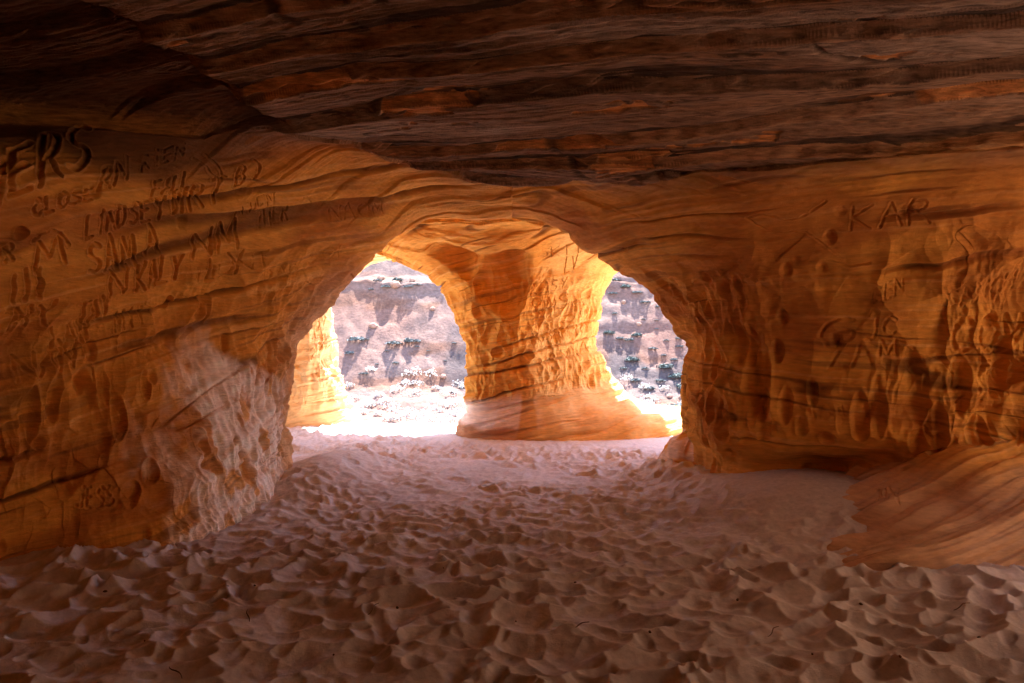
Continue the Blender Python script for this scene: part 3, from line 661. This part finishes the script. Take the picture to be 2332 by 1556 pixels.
TX = np.maximum(ry[:, None], 0)*.95*tx[None, :]+60*np.sign(tx)*np.abs(tx)[None, :]**3+2*tx[None, :]; TY = np.repeat(ry[:, None], len(tx), 1)
TZ = terrain(TX.ravel().astype(f32), TY.ravel()).reshape(TX.shape)
n, mcol = TX.shape; I = np.arange(n*mcol).reshape(n, mcol)
TF = np.stack([I[:-1, :-1], I[:-1, 1:], I[1:, 1:], I[1:, :-1]], -1).reshape(-1, 4)
tx_, ty_, tz_ = TX.ravel().astype(f32), TY.ravel(), TZ.ravel()
pink = np.array([.34, .19, .14], f32); pale = np.array([.34, .24, .20], f32); rust = np.array([.30, .145, .085], f32); scrub = np.array([.12, .11, .115], f32)
K = mix(np.tile(pale, (len(tx_), 1)), pink, np.clip(.5+.9*fbm(tx_*.16, ty_*.16, tz_*.3+4, 3), 0, 1))
K = mix(K, rust, .75*sstep(.1, .5, perlin(tx_*.2+3, tz_*.9+ty_*.03, 0*tx_)+.4*perlin(tx_*1.0, tz_*3.5, 0*tx_)))
K = mix(K, scrub, .7*sstep(.05, .35, fbm(tx_*.7, ty_*.5, tz_*.5+9, 3))*sstep(32.6, 33.4, ty_+1.2*perlin(tx_*.07, ty_*.03, 0*tx_+3)))
K = mix(K, scrub, .75*sstep(.05, .35, fbm(tx_*.3+5, ty_*.25, 0*tx_+12, 3)+.2)*sstep(25, 26.5, ty_)*sstep(29.5, 28, ty_)*sstep(-5.2, -3.6, tx_))
K = mix(K, np.array([.30, .16, .12], f32), .5*sstep(30.2, 30.8, ty_)*sstep(31.3, 31, ty_)*(.3+.7*sstep(-.2, .3, perlin(tx_*2.5, tz_*.15, 0*tx_))))
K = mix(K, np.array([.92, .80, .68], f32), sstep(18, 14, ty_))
K = mix(K, np.array([.85, .58, .34], f32), sstep(5.0, 5.6, tx_)*sstep(9, 7, ty_))  # added bank, coloured bright to throw warm light into the cave
K *= np.array([.43, .375, .37], f32)*(1+.12*fbm(tx_*4, ty_*4, tz_*4, 2))[:, None]
m_ground = rock_material('canyon_ground', .05, (2.5, 2.5, 4), .7, 1.3)
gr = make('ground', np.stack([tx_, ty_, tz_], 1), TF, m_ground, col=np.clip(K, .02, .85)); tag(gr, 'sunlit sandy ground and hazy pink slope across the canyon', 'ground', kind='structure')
log('ground', len(TF))
def hit_ground(u, v):
    d = ray(u, v); t = np.linspace(11.5, 46, 2400); p = d[None, :]*t[:, None]+[0, 0, CAMZ]
    h = terrain(p[:, 0].astype(f32), p[:, 1].astype(f32)); b = np.flatnonzero(p[:, 2] < h)
    return p[b[0]] if len(b) else None

# ------------------------------------------------------------------ shrubs
def shrub_material(name, a, b):
    m, nt, bs = mat(name); L = nt.links.new
    tc = node(nt, 'ShaderNodeTexCoord'); n = node(nt, 'ShaderNodeTexNoise', Scale=7.0, Detail=3.0); L(tc.outputs['Object'], n.inputs['Vector'])
    cr = node(nt, 'ShaderNodeValToRGB'); e = cr.color_ramp.elements; e[0].position = .35; e[0].color = (*a, 1); e[1].position = .65; e[1].color = (*b, 1)
    L(n.outputs['Fac'], cr.inputs['Fac']); L(cr.outputs['Color'], bs.inputs['Base Color']); return m
def leaf_cloud(n, r, size, seed):
    g = np.random.default_rng(seed); d = g.normal(size=(n, 3)); d /= np.linalg.norm(d, axis=1)[:, None]; d[:, 2] = np.abs(d[:, 2])*1.0-.12
    lump = 1+.35*np.sin(d[:, 0]*5+seed)*np.cos(d[:, 1]*4+seed*2)
    c = d*(g.uniform(.35, 1, n)**.5*lump)[:, None]*np.array(r)
    a = g.normal(size=(n, 3)); a /= np.linalg.norm(a, axis=1)[:, None]; b = np.cross(a, g.normal(size=(n, 3))); b /= np.linalg.norm(b, axis=1)[:, None]
    s = size*g.uniform(.5, 1.3, n)[:, None]
    v = np.stack([c-a*s, c+b*s*.55, c+a*s, c-b*s*.55], 1).reshape(-1, 3); v[:, 2] += .1
    return v, np.arange(4*n).reshape(-1, 4)
m_sage = shrub_material('sage_leaves', (.075, .085, .085), (.15, .16, .155)); m_jun = shrub_material('juniper_leaves', (.06, .075, .07), (.12, .14, .125)); m_dry = shrub_material('dry_twigs', (.40, .36, .31), (.58, .53, .46))
v, q = leaf_cloud(420, (.5, .5, .42), .11, 3); proto_sage = bpy.data.meshes.new('sage'); 
def shrub_obj(v, q, m):
    o = make('desert_shrub', v, q, m); return o
SH = [  # px, py of the foot, width in px, kind
(898,784,34,0),(935,780,36,0),(796,806,22,0),(832,774,18,0),(830,852,20,0),(900,828,16,0),(950,790,12,0),(975,800,9,0),(1014,822,9,0),(1034,782,12,0),(880,800,10,0),(812,776,40,0),(858,830,9,0),
(1385,760,26,1),(1412,772,22,0),(1450,765,24,1),(1434,776,22,0),(1495,750,10,0),(1518,776,14,0),(1545,772,16,0),(1548,790,18,0),(1487,795,22,0),(1440,822,30,1),(1535,820,18,0),(1515,838,36,1),(1540,860,34,1),(1448,868,26,0),
(1505,868,22,0),(1480,886,26,0),(1556,884,30,1),(1538,938,62,1),(1570,900,24,0),(1495,730,10,0),(1540,726,14,0),(1465,728,10,0),(1400,715,14,0),(1510,810,14,0),(1470,840,16,0),(1420,840,18,0),
(880,655,22,0),(905,640,26,1),(930,655,24,0),(860,640,20,0),(950,650,20,0),(845,660,14,0),(1400,640,26,0),(1425,655,24,1),(1450,668,26,0),(1395,670,20,0),(1470,690,22,0),(1500,700,18,0)]
protos = {}
for i, (px, py, w, kind) in enumerate(SH):
    p = hit_ground(px, py)
    if p is None: continue
    var = (kind, i % 3)
    if var not in protos:
        v, q = leaf_cloud(380 if kind == 0 else 520, (.5, .5, .36 if kind == 0 else .55), .10, 5+i); o = shrub_obj(v, q, m_jun if kind else m_sage); protos[var] = o
    else:
        o = protos[var].copy(); COL.objects.link(o)
    s = w/FPX*p[1]; o.scale = (s, s, s*rng.uniform(.42, .6)); o.rotation_euler = (0, 0, rng.uniform(0, 6.28)); o.location = p
    one = {(1538,938): 'largest dark bush, low on the slope against the edge of the hollowed wall', (812,776): 'broad faint grey thicket on the slope just past the narrow glowing pillar',
           (898,784): 'grey bush of the close pair in the middle of the slope, nearer the narrow pillar', (935,780): 'grey bush of the close pair in the middle of the slope, nearer the thick pillar',
           (830,852): 'small lone dark shrub low on the slope near the narrow glowing pillar', (1385,760): 'dark bush tucked against the sunlit edge of the thick pillar'}
    if (px, py) in one: lab, grp = one[(px, py)], None
    elif py < 705: lab, grp = 'small grey shrub among the rocks above the pale rim', 'shrubs above the pale rim'
    elif px < 1100: lab, grp = 'small grey green shrub on the slope between the narrow pillar and the thick pillar', 'shrubs on the slope between the pillars'
    elif kind: lab, grp = 'dark rounded bush on the slope between the thick pillar and the hollowed wall', 'dark bushes on the slope beyond the thick pillar'
    else: lab, grp = 'small pale grey shrub on the slope between the thick pillar and the hollowed wall', 'grey shrubs on the slope beyond the thick pillar'
    if 'group' in o: del o['group']
    tag(o, lab, 'shrub', grp)
m_peb, nt, bs = mat('pebble'); bs.inputs['Base Color'].default_value = (.10, .055, .035, 1)
nn = node(nt, 'ShaderNodeTexNoise', Scale=60.0); cc = node(nt, 'ShaderNodeValToRGB'); cc.color_ramp.elements[0].color = (.05, .03, .02, 1); cc.color_ramp.elements[1].color = (.22, .12, .07, 1); nt.links.new(nn.outputs['Fac'], cc.inputs['Fac']); nt.links.new(cc.outputs['Color'], bs.inputs['Base Color'])
def sand_at(u, v):
    Y = FPX*CAMZ/(v-778); X = (u-1166)/FPX*Y
    return np.array([X, Y, float(sand_height(np.array([X], f32), np.array([Y], f32))[0])])
pb = None
for i, (u, v) in enumerate([(905,1385),(1175,1410),(1480,1450),(1960,1390),(2130,1290),(760,1500),(330,1470),(580,1340),(1680,1370),(1310,1330),(2230,1460),(1850,1500),(1010,1300),(240,1350),(1565,1290),(2050,1530)]):
    p = sand_at(u, v)
    if pb is None:
        k_ = 12; th = np.linspace(0, 2*np.pi, k_, endpoint=False); ph = np.linspace(-1.3, 1.3, 7)
        v_ = np.array([(np.cos(b)*np.cos(a)*(1+.2*np.sin(3*a+b)), np.cos(b)*np.sin(a)*.7*(1+.2*np.cos(2*a)), np.sin(b)*.55) for b in ph for a in th])*.5
        q_ = np.array([(j*k_+i_, j*k_+(i_+1) % k_, (j+1)*k_+(i_+1) % k_, (j+1)*k_+i_) for j in range(6) for i_ in range(k_)]+[(0, i_, i_+1, i_+2) for i_ in range(1, k_-2, 2)]+[(6*k_, 6*k_+i_+2, 6*k_+i_+1, 6*k_+i_) for i_ in range(1, k_-2, 2)])
        o = pb = make('pebble', v_, q_, m_peb)
    else: o = pb.copy(); COL.objects.link(o)
    sz = rng.uniform(.010, .022); o.location = p+[0, 0, .15*sz]; o.scale = (sz, sz, sz); o.rotation_euler = (rng.uniform(-.2, .2), 0, rng.uniform(0, 6))
    tag(o, 'tiny dark pebble lying on the trampled sand', 'pebble', 'dark pebbles scattered on the sand')
tw = None
for i, (u, v, a) in enumerate([(850,1395,1.2),(1320,1440,.3),(565,1420,2.0),(1760,1450,.7),(400,1530,2.6),(2190,1400,.2)]):
    p = sand_at(u, v)
    if tw is None:
        k_ = 6; th = np.linspace(0, 2*np.pi, k_, endpoint=False); xs = np.linspace(-.5, .5, 7)
        v_ = np.array([(x_, .06*np.sin(x_*7)+.03*(1-abs(x_))*np.cos(a_), .05*np.cos(x_*5)+.03*(1-abs(x_))*np.sin(a_)) for x_ in xs for a_ in th])
        q_ = np.array([(j*k_+i_, j*k_+(i_+1) % k_, (j+1)*k_+(i_+1) % k_, (j+1)*k_+i_) for j in range(6) for i_ in range(k_)])
        o = tw = make('twig', v_, q_, m_peb)
    else: o = tw.copy(); COL.objects.link(o)
    o.location = p+[0, 0, .012]; o.scale = (.09, .09, .09); o.rotation_euler = (0, rng.uniform(-.5, .1), a)
    tag(o, 'thin dark bent twig stuck in the trampled sand', 'twig', 'bits of twig on the sand')
m_rock = rock_material('boulder_stone', .03, (3, 3, 6))
bd = None
for i, (px, py, w) in enumerate([(1562,912,34),(900,652,26),(868,636,18),(940,640,16),(985,705,14),(1420,690,14),(1455,740,12),(1010,860,16),(850,745,20),(1525,905,16),(1475,905,14)]):
    p = hit_ground(px, py)
    if p is None: continue
    if bd is None:
        nu, nv = 28, 16; uu, vv = np.meshgrid(np.linspace(0, 2*np.pi, nu, endpoint=False), np.linspace(-np.pi/2, np.pi/2, nv), indexing='ij')
        d_ = np.stack([np.cos(vv)*np.cos(uu), np.cos(vv)*np.sin(uu), np.sin(vv)], -1).reshape(-1, 3).astype(f32)
        a_, b_, _v = worley(d_[:, 0]*1.1+5, d_[:, 1]*1.1+5, d_[:, 2]*1.1+5, 77); r_ = .40+.22*a_+.05*fbm(d_[:, 0]*3, d_[:, 1]*3, d_[:, 2]*3, 3)
        v_ = d_*r_[:, None]*np.array([1.0, .8, .62]); ix = np.arange(nu*nv).reshape(nu, nv)
        q_ = np.array([(ix[a, b], ix[(a+1) % nu, b], ix[(a+1) % nu, b+1], ix[a, b+1]) for a in range(nu) for b in range(nv-1)])
        o = bd = make('boulder', v_, q_, m_rock, col=np.tile(np.array([[.30, .17, .12]], f32), (len(v_), 1)))
    else: o = bd.copy(); COL.objects.link(o)
    sz = w/FPX*p[1]; o.location = p+[0, 0, .12*sz]; o.scale = (sz, sz, sz); o.rotation_euler = (rng.uniform(-.3, .3), rng.uniform(-.3, .3), rng.uniform(0, 6))
    tag(o, 'large pink boulder beside the dark bushes low on the far slope' if i == 0 else 'small pinkish boulder lying on the far slope', 'boulder', None if i == 0 else 'boulders on the far slope')
    if i == 1 and 'group' not in o: o['group'] = 'boulders on the far slope'
# sunlit dry brush just below the sill: too many stems to count
g = np.random.default_rng(4); bv, bq = [], []; off = 0
for k in range(170):
    yb = g.uniform(12.5, 27); xb = yb*g.uniform(-.30, -.06)+g.normal(0, .3)
    if g.random() < .3: xb = yb*g.uniform(.12, .3)
    r = g.uniform(.14, .42); v, q = leaf_cloud(90, (r, r, r*.7), .045, 1000+k)
    v = v+np.array([xb, yb, float(terrain(np.array([xb], f32), np.array([yb], f32))[0])-.05]); bv.append(v); bq.append(q+off); off += len(v)
br = make('dry_brush', np.concatenate(bv), np.concatenate(bq), m_dry); tag(br, 'pale sunlit dry brush below the sand sill', 'brush', kind='stuff')
log('plants')

# ------------------------------------------------------------------ light
SUN_EL, SUN_AZ = 56.0, 14.0                 # degrees; azimuth from +y towards +x
w = bpy.data.worlds.new('World'); scene.world = w; w.use_nodes = True
sk = w.node_tree.nodes.new('ShaderNodeTexSky'); sk.sky_type = 'NISHITA'; sk.sun_disc = False
sk.sun_elevation = math.radians(SUN_EL); sk.sun_rotation = math.radians(SUN_AZ); sk.altitude = 1500
bg = w.node_tree.nodes['Background']; bg.inputs['Strength'].default_value = .15
w.node_tree.links.new(sk.outputs['Color'], bg.inputs['Color'])
sl = bpy.data.lights.new('sun', 'SUN'); sl.energy = 3.4; sl.angle = math.radians(.5); sl.color = (1, .965, .91)
so = bpy.data.objects.new('sun', sl); COL.objects.link(so)
so.rotation_euler = (math.radians(90-SUN_EL), 0, math.radians(180-SUN_AZ))
so.rotation_euler = (math.radians(-(90-SUN_EL)), 0, math.radians(-SUN_AZ))
# ------------------------------------------------------------------ camera
cd = bpy.data.cameras.new('camera'); cd.sensor_width = 36; cd.lens = 36*FPX/2332; cd.clip_end = 2000; cd.clip_start = .05
co = bpy.data.objects.new('camera', cd); COL.objects.link(co); co.location = (0, 0, CAMZ); co.rotation_euler = (math.radians(90), 0, 0)
scene.camera = co
scene.view_settings.view_transform = 'Standard'; scene.view_settings.look = 'None'; scene.view_settings.gamma = 1
scene.view_settings.exposure = 3.72
scene.cycles.max_bounces = 12; scene.cycles.diffuse_bounces = 10
log('done')
